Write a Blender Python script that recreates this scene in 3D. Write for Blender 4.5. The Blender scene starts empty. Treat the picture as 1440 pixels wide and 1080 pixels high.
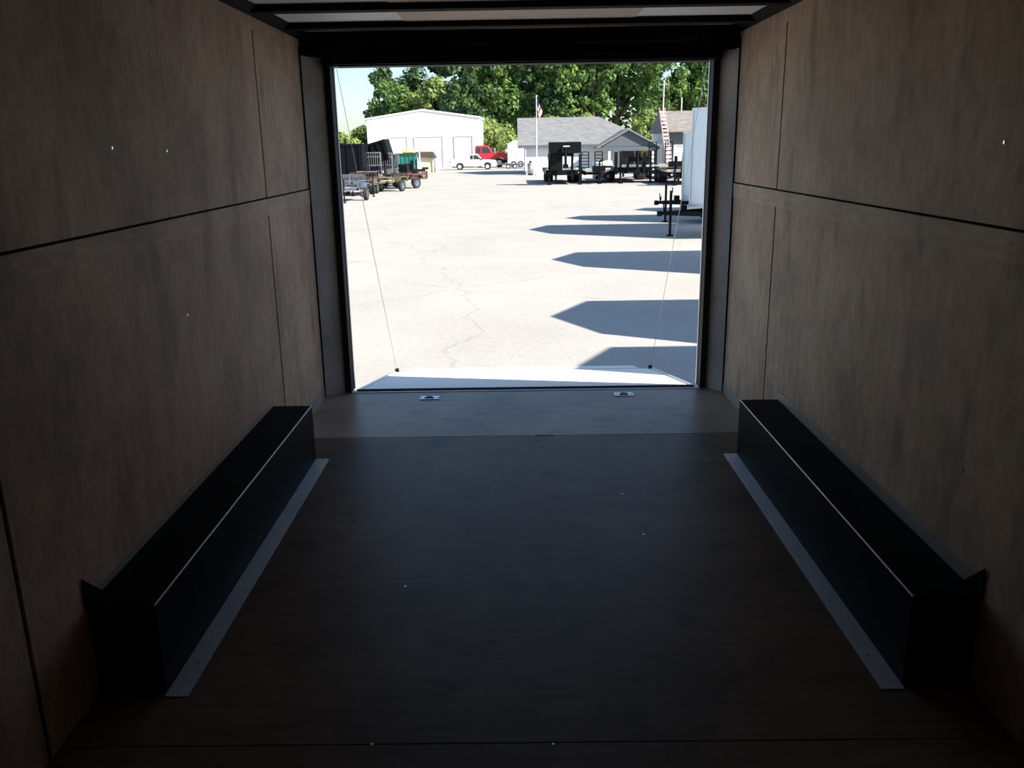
import bpy, math, random
from mathutils import Vector, Matrix
R = math.radians
SC = bpy.context.scene
COL = SC.collection

# ------------------------------------------------------------------ camera
F_PX, PITCH, YAW, ROLL, CX, CZ = 1208.5, 0.2705, -0.0089, 0.0162, -0.0384, 1.5297
G = -0.45                                    # height of the yard below the trailer floor
cp, sp, cr, sr, cy, sy = math.cos(PITCH), math.sin(PITCH), math.cos(ROLL), math.sin(ROLL), math.cos(YAW), math.sin(YAW)

def to_world(v):                              # camera frame (right, forward-level, up) -> world
    return Vector((cy*v[0] + sy*v[1], -sy*v[0] + cy*v[1], v[2]))
def cam_dir(X, Y):
    X, Y = cr*X + sr*Y, -sr*X + cr*Y
    return to_world((X, cp + sp*Y, cp*Y - sp))
def at(u, v, Y):                              # the point seen at pixel u, v that lies at distance Y
    d = cam_dir((u-720)/F_PX, (540-v)/F_PX)
    return Vector((CX, 0, CZ)) + d*(Y/d.y)
def gp(u, v, z=G):
    d = cam_dir((u-720)/F_PX, (540-v)/F_PX)
    return Vector((CX, 0, CZ)) + d*((z-CZ)/d.z)

cam = bpy.data.cameras.new('camera')
cam.sensor_width = 36; cam.lens = F_PX/1440*36; cam.clip_start = 0.02; cam.clip_end = 2000
co = bpy.data.objects.new('camera', cam); COL.objects.link(co)
fw = cam_dir(0, 0).normalized()
rt = (cam_dir(1, 0) - cam_dir(0, 0)).normalized()
up = rt.cross(fw)
M = Matrix((rt, up, -fw)).transposed().to_4x4()
M.translation = Vector((CX, 0, CZ))
co.matrix_world = M
SC.camera = co

# ------------------------------------------------------------------ light
SC.view_settings.view_transform = 'Standard'
SC.view_settings.look = 'None'
SC.view_settings.gamma = 1
SC.view_settings.use_curve_mapping = False
SC.view_settings.exposure = 0.38
w = bpy.data.worlds.new('sky'); SC.world = w; w.use_nodes = True
nt = w.node_tree; nt.nodes.clear()
sky = nt.nodes.new('ShaderNodeTexSky'); sky.sky_type = 'NISHITA'; sky.sun_disc = False
SUN_EL, SUN_AZ = R(33.7), (0.866, -0.5)
sky.sun_elevation = SUN_EL; sky.sun_rotation = math.atan2(SUN_AZ[0], SUN_AZ[1])
sky.air_density = 1.1; sky.dust_density = 0.7; sky.ozone_density = 2.0
bg = nt.nodes.new('ShaderNodeBackground'); bg.inputs['Strength'].default_value = 0.145
wo = nt.nodes.new('ShaderNodeOutputWorld')
tint = nt.nodes.new('ShaderNodeMixRGB'); tint.blend_type = 'MULTIPLY'; tint.inputs[0].default_value = 1; tint.inputs[2].default_value = (0.86, 0.99, 1.10, 1)
nt.links.new(sky.outputs[0], tint.inputs[1]); nt.links.new(tint.outputs[0], bg.inputs[0]); nt.links.new(bg.outputs[0], wo.inputs[0])
sun = bpy.data.lights.new('sun', 'SUN'); sun.energy = 9.5; sun.angle = R(0.6); sun.color = (1.0, 0.935, 0.84)
so = bpy.data.objects.new('sun', sun); COL.objects.link(so)
ce = math.cos(SUN_EL)
so.rotation_euler = Vector((-SUN_AZ[0]*ce, -SUN_AZ[1]*ce, -math.sin(SUN_EL))).to_track_quat('-Z', 'Y').to_euler()
pl = bpy.data.lights.new('door_portal', 'AREA'); pl.shape = 'RECTANGLE'; pl.size = 2.25; pl.size_y = 2.0
pl.cycles.is_portal = True
po = bpy.data.objects.new('door_portal', pl); COL.objects.link(po)
po.location = (0, 5.4, 1.0); po.rotation_euler = (R(-90), 0, 0)

# ------------------------------------------------------------------ materials
MATS = {}
def mat(name, col, rough=0.6, metal=0.0, var=0.0, scale=(4, 4, 4), col2=None, spec=0.5, bump=0.0, detail=4, emit=None):
    if name in MATS: return MATS[name]
    m = bpy.data.materials.new(name); m.use_nodes = True
    n = m.node_tree.nodes; L = m.node_tree.links
    b = n['Principled BSDF']
    b.inputs['Roughness'].default_value = rough; b.inputs['Metallic'].default_value = metal
    b.inputs['Specular IOR Level'].default_value = spec
    tc = n.new('ShaderNodeTexCoord'); mp = n.new('ShaderNodeMapping'); mp.inputs['Scale'].default_value = scale
    nz = n.new('ShaderNodeTexNoise'); nz.inputs['Detail'].default_value = detail; nz.inputs['Scale'].default_value = 1.0
    nz.inputs['Roughness'].default_value = 0.62
    L.new(tc.outputs['Object'], mp.inputs[0]); L.new(mp.outputs[0], nz.inputs['Vector'])
    rp = n.new('ShaderNodeValToRGB')
    c2 = col2 or tuple(c*(1-var) for c in col)
    rp.color_ramp.elements[0].position = 0.32; rp.color_ramp.elements[0].color = (*c2, 1)
    rp.color_ramp.elements[1].position = 0.68; rp.color_ramp.elements[1].color = (*col, 1)
    L.new(nz.outputs['Fac'], rp.inputs[0]); L.new(rp.outputs[0], b.inputs['Base Color'])
    if bump:
        bp = n.new('ShaderNodeBump'); bp.inputs['Strength'].default_value = bump; bp.inputs['Distance'].default_value = 0.01
        L.new(nz.outputs['Fac'], bp.inputs['Height']); L.new(bp.outputs[0], b.inputs['Normal'])
    if emit:
        b.inputs['Emission Color'].default_value = (*col, 1); b.inputs['Emission Strength'].default_value = emit
    MATS[name] = m
    return m

def plywood(name, col, grain, rough=0.55, spec=0.3):
    """mottled plywood: fine grain stretched by `grain`, larger cloudy wear and dark smudges"""
    m = mat(name, col, rough, spec=spec, scale=grain, var=0.30, detail=6, bump=0.08)
    n = m.node_tree.nodes; L = m.node_tree.links; b = n['Principled BSDF']
    src = [l.from_socket for l in L if l.to_socket == b.inputs['Base Color']][0]
    tc = n.new('ShaderNodeTexCoord')
    z1 = n.new('ShaderNodeTexNoise'); z1.inputs['Scale'].default_value = 1.7; z1.inputs['Detail'].default_value = 5
    L.new(tc.outputs['Object'], z1.inputs['Vector'])
    r1 = n.new('ShaderNodeValToRGB'); r1.color_ramp.elements[0].position = 0.3; r1.color_ramp.elements[1].position = 0.72
    r1.color_ramp.elements[0].color = (0.62, 0.60, 0.58, 1); r1.color_ramp.elements[1].color = (1.08, 1.06, 1.03, 1)
    L.new(z1.outputs['Fac'], r1.inputs[0])
    mx = n.new('ShaderNodeMixRGB'); mx.blend_type = 'MULTIPLY'; mx.inputs[0].default_value = 1
    L.new(src, mx.inputs[1]); L.new(r1.outputs[0], mx.inputs[2])
    mp = n.new('ShaderNodeMapping'); mp.inputs['Scale'].default_value = (3, 3.5, 0.9)
    z2 = n.new('ShaderNodeTexNoise'); z2.inputs['Scale'].default_value = 1.6; z2.inputs['Detail'].default_value = 3
    L.new(tc.outputs['Object'], mp.inputs[0]); L.new(mp.outputs[0], z2.inputs['Vector'])
    r2 = n.new('ShaderNodeValToRGB'); r2.color_ramp.elements[0].position = 0.56; r2.color_ramp.elements[1].position = 0.70
    r2.color_ramp.elements[0].color = (1, 1, 1, 1); r2.color_ramp.elements[1].color = (0.68, 0.67, 0.69, 1)
    L.new(z2.outputs['Fac'], r2.inputs[0])
    m2 = n.new('ShaderNodeMixRGB'); m2.blend_type = 'MULTIPLY'; m2.inputs[0].default_value = 1
    L.new(mx.outputs[0], m2.inputs[1]); L.new(r2.outputs[0], m2.inputs[2])
    L.new(m2.outputs[0], b.inputs['Base Color'])
    return m

WALLPLY = plywood('wall_plywood', (0.73, 0.535, 0.385), (5, 22, 11), rough=0.62, spec=0.15)
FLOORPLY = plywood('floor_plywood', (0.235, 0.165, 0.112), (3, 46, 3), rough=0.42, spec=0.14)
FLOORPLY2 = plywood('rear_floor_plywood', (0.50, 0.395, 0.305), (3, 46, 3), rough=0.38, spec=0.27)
BROWN_PLY = mat('dark_brown_plywood', (0.12, 0.085, 0.06), 0.7, var=0.3)  # dark tone chosen to cut bounce light off the unseen front wall
BLACK = mat('black_paint', (0.012, 0.012, 0.013), 0.8, var=0.3, spec=0.08)
BOXBLK = mat('black_box_paint', (0.008, 0.0075, 0.0075), 0.55, var=0.2, spec=0.05)
GAP = mat('dark_gap', (0.01, 0.009, 0.008), 0.9, spec=0.1)
GALV = mat('galvanised_steel', (0.45, 0.46, 0.48), 0.38, 0.8, var=0.25, scale=(8, 8, 3))
JAMB = mat('brushed_jamb_steel', (0.90, 0.89, 0.87), 0.30, 0.0, var=0.45, scale=(3, 3, 2.2), spec=1.0)
FLASH = mat('flashing_strip', (0.86, 0.88, 0.90), 0.40, 0.45, var=0.15)
BATTEN = plywood('batten_plywood', (0.76, 0.58, 0.43), (5, 9, 40), rough=0.62, spec=0.15)
KICK = mat('grey_kick_metal', (0.36, 0.33, 0.31), 0.5, 0.1, var=0.2)
CHROME = mat('zinc_plate', (0.75, 0.80, 0.86), 0.22, 0.9)
RUBBER = mat('rubber', (0.012, 0.012, 0.012), 0.8, var=0.3)
ROOFW = mat('white_roof_sheet', (0.90, 0.90, 0.89), 0.5, 0.0, var=0.06, spec=0.5)
TAN = mat('tan_roof_liner', (0.60, 0.45, 0.35), 0.6, var=0.12, scale=(3, 30, 3))
RAMPM = mat('ramp_surface', (0.92, 0.86, 0.77), 0.6, var=0.10, scale=(3, 20, 3))
WHITEP = mat('white_paint', (0.78, 0.78, 0.76), 0.4, var=0.06)
SKIN = mat('white_trailer_skin', (0.78, 0.82, 0.88), 0.35, 0.15, var=0.10, scale=(2, 2, 0.5))
SKIN2 = mat('pale_trailer_skin', (0.82, 0.88, 0.86), 0.35, 0.15, var=0.10, scale=(2, 2, 0.5))
ALU = mat('aluminium_trim', (0.6, 0.62, 0.65), 0.35, 0.7)
IRON = mat('black_iron', (0.004, 0.004, 0.005), 0.5, var=0.5, scale=(3, 3, 3), spec=0.15)
NAVY = mat('blue_black_iron', (0.004, 0.005, 0.009), 0.5, var=0.4, spec=0.12)
GREENBLK = mat('green_black_iron', (0.003, 0.005, 0.0045), 0.5, var=0.5, scale=(3, 3, 3), spec=0.15)
DECKW = mat('deck_boards', (0.36, 0.31, 0.25), 0.8, var=0.35, scale=(1, 12, 1))
TYRE = mat('tyre_rubber', (0.02, 0.02, 0.02), 0.85, var=0.3)
WHEELW = mat('white_wheel_rim', (0.65, 0.65, 0.65), 0.45, 0.2)
REDP = mat('red_paint', (0.62, 0.02, 0.035), 0.35, var=0.15)
GLASS = mat('dark_glass', (0.03, 0.045, 0.05), 0.08, var=0.3)
CHR = mat('bumper_chrome', (0.6, 0.6, 0.62), 0.25, 0.9)
AMBER = mat('red_lens', (0.5, 0.02, 0.01), 0.3)
BARNW = mat('white_metal_siding', (0.80, 0.80, 0.80), 0.5, var=0.03, scale=(2, 2, 0.2))
DOORW = mat('white_rolling_door', (0.74, 0.75, 0.76), 0.5, var=0.05, scale=(0.2, 0.2, 5))
GREYTRIM = mat('grey_building_trim', (0.42, 0.44, 0.47), 0.6)  # even mid-grey for door frames, hatch and downpipe
SHINGLE = mat('grey_shingles', (0.22, 0.225, 0.225), 0.9, var=0.40, scale=(2.2, 2.2, 9), detail=8, bump=0.3)
SHINGLE2 = mat('brown_grey_shingles', (0.26, 0.235, 0.21), 0.9, var=0.45, scale=(2.2, 2.2, 9), detail=8, bump=0.3)
OFFW = mat('office_white_siding', (0.70, 0.72, 0.72), 0.6, var=0.06, scale=(0.3, 0.3, 9))
OFFG = mat('office_grey_siding', (0.085, 0.10, 0.12), 0.7, var=0.15, scale=(0.3, 0.3, 9))
DARKIN = mat('dark_window', (0.03, 0.022, 0.04), 0.25, var=0.5, scale=(2, 2, 2))
YELLOW = mat('yellow_sign', (0.85, 0.68, 0.10), 0.5, var=0.2)
CREAM = mat('cream_paint', (0.76, 0.68, 0.42), 0.6, var=0.12)
BROWN = mat('brown_metal_roof', (0.085, 0.06, 0.05), 0.6, var=0.4)
TEAL = mat('green_dumpster_paint', (0.015, 0.20, 0.15), 0.45, var=0.5, scale=(1.5, 1.5, 1.5))
TEALD = mat('dark_green_paint', (0.02, 0.045, 0.045), 0.5, var=0.4)
LIME = mat('lime_tarp', (0.62, 0.66, 0.22), 0.6, var=0.35, scale=(3, 3, 3))
CONC = mat('pale_concrete_kerb', (0.62, 0.61, 0.58), 0.9, var=0.08)
BARK = mat('bark', (0.10, 0.075, 0.055), 0.9, var=0.4, scale=(6, 6, 1))
POLE = mat('pale_pole', (0.70, 0.72, 0.66), 0.4, 0.2)
FLAGR = mat('flag_red', (0.55, 0.03, 0.05), 0.8); FLAGW = mat('flag_white', (0.8, 0.8, 0.8), 0.8); FLAGB = mat('flag_blue', (0.03, 0.05, 0.22), 0.8)
LADR = mat('ladder_red', (0.55, 0.27, 0.24), 0.5, var=0.2); LADW = mat('ladder_rung', (0.75, 0.66, 0.62), 0.5)
RUST = mat('rust_brown_paint', (0.09, 0.035, 0.03), 0.7, var=0.4)
OLIVE = mat('olive_paint', (0.10, 0.095, 0.055), 0.7, var=0.3)
BLUEG = mat('blue_grey_paint', (0.10, 0.13, 0.18), 0.45, var=0.5, scale=(3, 3, 3))
def leaf_mat(name, a, b):
    m = mat(name, a, 0.55, col2=b, scale=(0.55, 0.55, 0.55), detail=3, spec=0.3)
    n = m.node_tree.nodes; L = m.node_tree.links; p = n['Principled BSDF']
    tr = n.new('ShaderNodeBsdfTranslucent'); mx = n.new('ShaderNodeMixShader'); mx.inputs[0].default_value = 0.28
    src = [l.from_socket for l in L if l.to_socket == p.inputs['Base Color']][0]
    L.new(src, tr.inputs[0]); L.new(p.outputs[0], mx.inputs[1]); L.new(tr.outputs[0], mx.inputs[2])
    L.new(mx.outputs[0], n['Material Output'].inputs[0])
    return m
LEAF_D = leaf_mat('leaves_dark', (0.095, 0.165, 0.042), (0.020, 0.055, 0.028))
LEAF_M = leaf_mat('leaves_mid', (0.165, 0.27, 0.055), (0.040, 0.10, 0.032))
LEAF_L = leaf_mat('leaves_light', (0.30, 0.38, 0.10), (0.11, 0.18, 0.05))

def ground_mat():
    m = mat('bleached_yard', (0.455, 0.43, 0.39), 0.95, var=0.12, scale=(0.6, 0.6, 0.6), detail=8, spec=0.15)
    n = m.node_tree.nodes; L = m.node_tree.links; b = n['Principled BSDF']
    src = [l.from_socket for l in L if l.to_socket == b.inputs['Base Color']][0]
    tc = n.new('ShaderNodeTexCoord')
    nz = n.new('ShaderNodeTexNoise'); nz.inputs['Scale'].default_value = 1.1; nz.inputs['Detail'].default_value = 5
    ad = n.new('ShaderNodeMixRGB'); ad.blend_type = 'ADD'; ad.inputs[0].default_value = 0.9
    L.new(tc.outputs['Object'], nz.inputs['Vector']); L.new(tc.outputs['Object'], ad.inputs[1]); L.new(nz.outputs['Color'], ad.inputs[2])
    vo = n.new('ShaderNodeTexVoronoi'); vo.feature = 'DISTANCE_TO_EDGE'; vo.inputs['Scale'].default_value = 0.24
    L.new(ad.outputs[0], vo.inputs['Vector'])
    r = n.new('ShaderNodeValToRGB'); r.color_ramp.elements[0].position = 0.0; r.color_ramp.elements[1].position = 0.006
    r.color_ramp.elements[0].color = (0.86, 0.85, 0.83, 1); r.color_ramp.elements[1].color = (1, 1, 1, 1)
    L.new(vo.outputs['Distance'], r.inputs[0])
    # grit
    g = n.new('ShaderNodeTexNoise'); g.inputs['Scale'].default_value = 26; g.inputs['Detail'].default_value = 4
    L.new(tc.outputs['Object'], g.inputs['Vector'])
    gr = n.new('ShaderNodeValToRGB'); gr.color_ramp.elements[0].position = 0.35; gr.color_ramp.elements[1].position = 0.65
    gr.color_ramp.elements[0].color = (0.88, 0.88, 0.88, 1)
    L.new(g.outputs['Fac'], gr.inputs[0])
    a = n.new('ShaderNodeMixRGB'); a.blend_type = 'MULTIPLY'; a.inputs[0].default_value = 1
    c = n.new('ShaderNodeMixRGB'); c.blend_type = 'MULTIPLY'; c.inputs[0].default_value = 1
    L.new(src, a.inputs[1]); L.new(r.outputs[0], a.inputs[2]); L.new(a.outputs[0], c.inputs[1]); L.new(gr.outputs[0], c.inputs[2])
    L.new(c.outputs[0], b.inputs['Base Color'])
    return m
YARD = ground_mat()

# ------------------------------------------------------------------ mesh helpers
class MB:
    def __init__(s): s.v = []; s.f = []; s.m = []
    def _f(s, idx, mi): s.f.append(idx); s.m.append(mi)
    def box(s, x0, x1, y0, y1, z0, z1, mi=0, b=0.0):
        if b:
            return s.bbox(x0, x1, y0, y1, z0, z1, b, mi)
        k = len(s.v)
        s.v += [(x0,y0,z0),(x1,y0,z0),(x1,y1,z0),(x0,y1,z0),(x0,y0,z1),(x1,y0,z1),(x1,y1,z1),(x0,y1,z1)]
        for q in ((0,3,2,1),(4,5,6,7),(0,1,5,4),(1,2,6,5),(2,3,7,6),(3,0,4,7)): s._f([k+i for i in q], mi)
        return s
    def bbox(s, x0, x1, y0, y1, z0, z1, b, mi=0):       # box with chamfered edges
        import itertools
        from mathutils.geometry import convex_hull_2d
        k = len(s.v); idx = {}
        lo = (x0, y0, z0); hi = (x1, y1, z1)
        for c in itertools.product((0, 1), repeat=3):
            for ax in range(3):
                p = [0, 0, 0]
                for i in range(3):
                    p[i] = (hi[i] if c[i] else lo[i]) if i == ax else ((hi[i]-b) if c[i] else (lo[i]+b))
                idx[(c, ax)] = len(s.v); s.v.append(tuple(p))
        C = [tuple(x) for x in itertools.product((0, 1), repeat=3)]
        ctr = Vector([(a+d)/2 for a, d in zip(lo, hi)])
        def add(q):
            P = [Vector(s.v[i]) for i in q]
            nrm = (P[1]-P[0]).cross(P[2]-P[0]); mid = sum(P, Vector())/len(P)
            if nrm.dot(mid-ctr) < 0: q = q[::-1]
            s._f(list(q), mi)
        for ax in range(3):
            o = [i for i in range(3) if i != ax]
            for sd in (0, 1):
                q = []
                for a, d in ((0,0),(1,0),(1,1),(0,1)):
                    c = [0,0,0]; c[ax] = sd; c[o[0]] = a; c[o[1]] = d; q.append(idx[(tuple(c), ax)])
                add(q)
        for ax in range(3):                               # edges along ax
            o = [i for i in range(3) if i != ax]
            for a in (0,1):
                for d in (0,1):
                    c0 = [0,0,0]; c1 = [0,0,0]; c0[ax] = 0; c1[ax] = 1
                    for c in (c0, c1): c[o[0]] = a; c[o[1]] = d
                    add([idx[(tuple(c0),o[0])], idx[(tuple(c1),o[0])], idx[(tuple(c1),o[1])], idx[(tuple(c0),o[1])]])
        for c in C: add([idx[(c,0)], idx[(c,1)], idx[(c,2)]])
        return s
    def beam(s, p, q, w, h=None, mi=0, upv=(0,0,1)):      # rectangular bar from p to q
        p, q = Vector(p), Vector(q); h = h or w
        d = (q-p).normalized(); u = Vector(upv)
        if abs(d.dot(u)) > 0.98: u = Vector((1,0,0))
        a = d.cross(u).normalized()*(w/2); c = a.cross(d).normalized()*(h/2)
        k = len(s.v)
        for o in (p, q):
            for e in (-a-c, a-c, a+c, -a+c): s.v.append(tuple(o+e))
        for f in ((0,1,2,3),(7,6,5,4),(0,4,5,1),(1,5,6,2),(2,6,7,3),(3,7,4,0)): s._f([k+i for i in f], mi)
        return s
    def tube(s, p, q, r, r2=None, n=12, mi=0, caps=True):
        p, q = Vector(p), Vector(q); r2 = r if r2 is None else r2
        d = (q-p).normalized(); u = Vector((0,0,1)) if abs(d.z) < 0.9 else Vector((1,0,0))
        a = d.cross(u).normalized(); c = d.cross(a)
        k = len(s.v)
        for i in range(n):
            t = 2*math.pi*i/n; e = a*math.cos(t)+c*math.sin(t)
            s.v.append(tuple(p+e*r)); s.v.append(tuple(q+e*r2))
        for i in range(n):
            j = (i+1) % n; s._f([k+2*i, k+2*j, k+2*j+1, k+2*i+1], mi)
        if caps:
            s._f([k+2*i for i in range(n)][::-1], mi); s._f([k+2*i+1 for i in range(n)], mi)
        return s
    def path(s, pts, r, n=8, mi=0):
        for a, b in zip(pts[:-1], pts[1:]): s.tube(a, b, r, n=n, mi=mi)
        return s
    def prism(s, poly, a, b, axis='y', mi=0):             # poly in the two other axes, extruded along axis
        k = len(s.v); n = len(poly)
        def P(u, v, t):
            return {'y': (u, t, v), 'x': (t, u, v), 'z': (u, v, t)}[axis]
        for t in (a, b):
            for u, v in poly: s.v.append(P(u, v, t))
        area = sum(poly[i][0]*poly[(i+1)%n][1]-poly[(i+1)%n][0]*poly[i][1] for i in range(n))
        flip = (area > 0) ^ (axis == 'y') ^ (b < a)
        A = list(range(k, k+n)); B = list(range(k+n, k+2*n))
        s._f(A[::-1] if flip else A, mi); s._f(B if flip else B[::-1], mi)
        for i in range(n):
            j = (i+1) % n; q = [A[i], A[j], B[j], B[i]]
            s._f(q if flip else q[::-1], mi)
        return s
    def quad(s, a, b, c, d, mi=0):
        k = len(s.v); s.v += [tuple(a), tuple(b), tuple(c), tuple(d)]; s._f([k,k+1,k+2,k+3], mi); return s
    def mesh(s, name, mats, smooth=False):
        me = bpy.data.meshes.new(name); me.from_pydata(s.v, [], s.f)
        for m in (mats if isinstance(mats, (list, tuple)) else [mats]): me.materials.append(m)
        me.polygons.foreach_set('material_index', s.m)
        if smooth: me.polygons.foreach_set('use_smooth', [True]*len(s.f))
        me.validate(); me.update()
        return me
    def build(s, name, mats, parent=None, smooth=False, **kw):
        o = bpy.data.objects.new(name, s.mesh(name, mats, smooth)); COL.objects.link(o)
        if parent: o.parent = parent
        for k, v in kw.items(): o[k] = v
        return o

def tag(o, label, cat, group=None, kind=None):
    o['label'] = label; o['category'] = cat
    if group: o['group'] = group
    if kind: o['kind'] = kind
    return o
def thing(name, label, cat, loc=(0,0,0), rz=0, group=None):
    o = bpy.data.objects.new(name, None); COL.objects.link(o); o.empty_display_size = 0.2
    o.location = loc; o.rotation_euler = (0, 0, rz)
    return tag(o, label, cat, group)
def kids(o): return [c for c in COL.objects if c.parent == o]
def copy_thing(o, loc, rz=None, label=None, group=None, scale=None):
    r = o.copy(); COL.objects.link(r); r.location = loc
    if rz is not None: r.rotation_euler = (0, 0, rz)
    if scale: r.scale = scale
    if label: r['label'] = label
    if group: r['group'] = group
    for ch in kids(o):
        c = ch.copy(); COL.objects.link(c); c.parent = r
        for g in kids(ch):
            d = g.copy(); COL.objects.link(d); d.parent = c
    return r
def struct(mb, name, mats, **kw): return mb.build(name, mats, kind='structure', **kw)

# ------------------------------------------------------------------ the trailer interior
WL, WR, ZC, ZR = -1.279, 1.255, 2.148, 2.172
Y0, YD, OX, OZ = -3.6, 5.36, 1.125, 1.992      # front wall, door plane, half opening, opening height

# floor: plywood sheets with narrow gaps over a dark base
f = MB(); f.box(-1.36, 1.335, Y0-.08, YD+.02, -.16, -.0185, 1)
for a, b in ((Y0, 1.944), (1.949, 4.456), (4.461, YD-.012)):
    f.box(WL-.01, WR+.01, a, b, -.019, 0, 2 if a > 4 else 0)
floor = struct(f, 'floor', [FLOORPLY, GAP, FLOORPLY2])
MB().box(-OX-.04, OX+.04, YD-.012, YD+.004, -.03, .004).build('threshold_edge', WHITEP, floor, label='bright metal edge at the doorway')
MB().box(.045, .145, 4.449, 4.459, .0, .0012).build('floor_gouge', GAP, floor)
for (u, v) in ((523,1047),(778,1047),(875,695),(570,825),(905,752)):
    p = gp(u, v, 0); MB().tube((p.x, p.y, 0), (p.x, p.y, .002), .0045, n=8).build('screw', CHROME, floor)

def wall(side):
    X = WL if side < 0 else WR; o = X + side*.075
    def bx(mb, t0, t1, y0, y1, z0, z1, mi=0):
        a, b = sorted((X + side*t0, X + side*t1)); mb.box(a, b, y0, y1, z0, z1, mi)
    m = MB(); bx(m, .008, .075, Y0, YD+.03, -.02, 2.23, 1)
    cuts = [Y0, -2.98, -1.76, -.54, .68, 1.9, 4.352 if side < 0 else 4.384, YD+.02]
    for a, b in zip(cuts[:-1], cuts[1:]):
        bx(m, 0, .008, a+.009, b-.009, .0, 1.292)
        bx(m, 0, .008, a+.009, b-.009, 1.302, 2.075)
    bx(m, 0, .008, Y0, YD+.02, 2.0755, ZC+.02)
    bx(m, .0751, .078, Y0, YD+.03, -.2, 2.23, 2)
    w_ = struct(m, 'wall_left' if side < 0 else 'wall_right', [WALLPLY, GAP, WHITEP])
    b = MB(); bx(b, -.004, 0, Y0, YD+.0, 1.215, 1.294); b.build('wall_batten', BATTEN, w_)
    k = MB(); bx(k, -.003, 0, 4.13, YD-.0, .0, .07); k.build('kick_strip', KICK, w_)
    pts = ((-1.279,3.117,1.847),(-1.279,2.728,1.542),(-1.279,3.153,1.531),(-1.279,3.164,.938)) if side < 0 else ((1.255,2.369,1.518),(1.255,2.365,.596),(1.255,3.3,1.9))
    for x, y, z in pts:
        s = MB(); bx(s, -.0025, 0, y-.0035, y+.0035, z-.0045, z+.0045); s.build('screw', CHROME, w_)
    return w_
wall(-1); wall(1)
m = MB().box(WL-.07, WR+.07, Y0-.08, Y0, -.02, 2.23, 1); m.box(WL, WR, Y0, Y0+.008, 0, 2.17, 0)
struct(m, 'wall_front', [BROWN_PLY, WHITEP])

# ceiling: white sheet, tan centre liner, dark bows and cove
m = MB().box(WL-.08, WR+.08, Y0-.08, YD+.03, ZR+.004, ZR+.06, 0)
ceil = struct(m, 'ceiling', [ROOFW])
MB().box(-.62, .60, Y0, YD-.1, ZR, ZR+.004).build('ceiling_liner', TAN, ceil, label='tan liner board along the middle')
for i in range(15):
    y = 4.985 - .61*i
    if y < Y0: break
    b = MB(); b.prism([(y-.10, ZR), (y-.085, ZC-.003), (y-.005, ZC-.003), (y, ZR)], WL, WR, 'x')
    b.build('roof_bow', BLACK, ceil)
for s, X in ((-1, WL), (1, WR)):
    b = MB(); b.prism([(X, ZC-.012), (X-s*.05, ZR-.004), (X-s*.05, ZR), (X, ZR)] if s < 0 else [(X, ZR), (X-.05, ZR), (X-.05, ZR-.004), (X, ZC-.012)], Y0, YD, 'y')
    b.build('cove_trim', BLACK, ceil)

# rear frame
def post(side, name):
    X = WL if side < 0 else WR
    m = MB(); e = side*(OX+.038); P = [(X, YD-.10), (X, YD+.10), (e, YD+.10), (e, YD)]
    m.prism(P if side > 0 else P[::-1], -.018, 2.05, 'z')
    t = struct(m, name, [JAMB])
    a, b = sorted((side*(OX+.038), side*OX)); MB().box(a, b, YD-.014, YD+.10, 0.003, OZ+.04, 0).build('door_seal', RUBBER, t)
    a, b = sorted((side*(OX-.004), side*OX)); MB().box(a, b, YD+.085, YD+.105, 0.003, OZ).build('jamb_edge', ALU, t)
    a, b = sorted((X-side*.001, X-side*.008)); MB().box(a, b, YD-.112, YD-.10, 0, 2.1).build('corner_bead', GAP, t)
post(-1, 'trim_1'); post(1, 'trim_2')
m = MB().box(WL, WR, 5.285, YD+.10, 2.045, ZR+.02, 0)
m.box(-OX-.04, OX+.04, 5.30, YD+.10, OZ+.008, 2.046, 0)
hd = struct(m, 'trim_3', [BLACK])
MB().box(-OX-.03, OX+.03, YD-.02, YD+.10, OZ, OZ+.012).build('door_seal', RUBBER, hd)
for a, b in ((-.95, -.30), (.32, 1.05)):
    MB().box(a, b, 5.272, 5.30, 2.028, 2.036).build('header_lip', IRON, hd)
MB().box(-.30, .32, 5.278, 5.285, 2.06, 2.10).build('header_plate', IRON, hd)
MB().tube((-.9, 5.262, 2.105), (-.2, 5.262, 2.105), .018).build('spring_tube', IRON, hd)
MB().tube((.3, 5.262, 2.105), (1.0, 5.262, 2.105), .018).build('spring_tube', IRON, hd)
for X in (-OX+.02, OX-.03):
    MB().box(X, X+.03, YD-.03, YD-.0, OZ-.004, OZ+.01).build('cable_bracket', GALV, hd)

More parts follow.
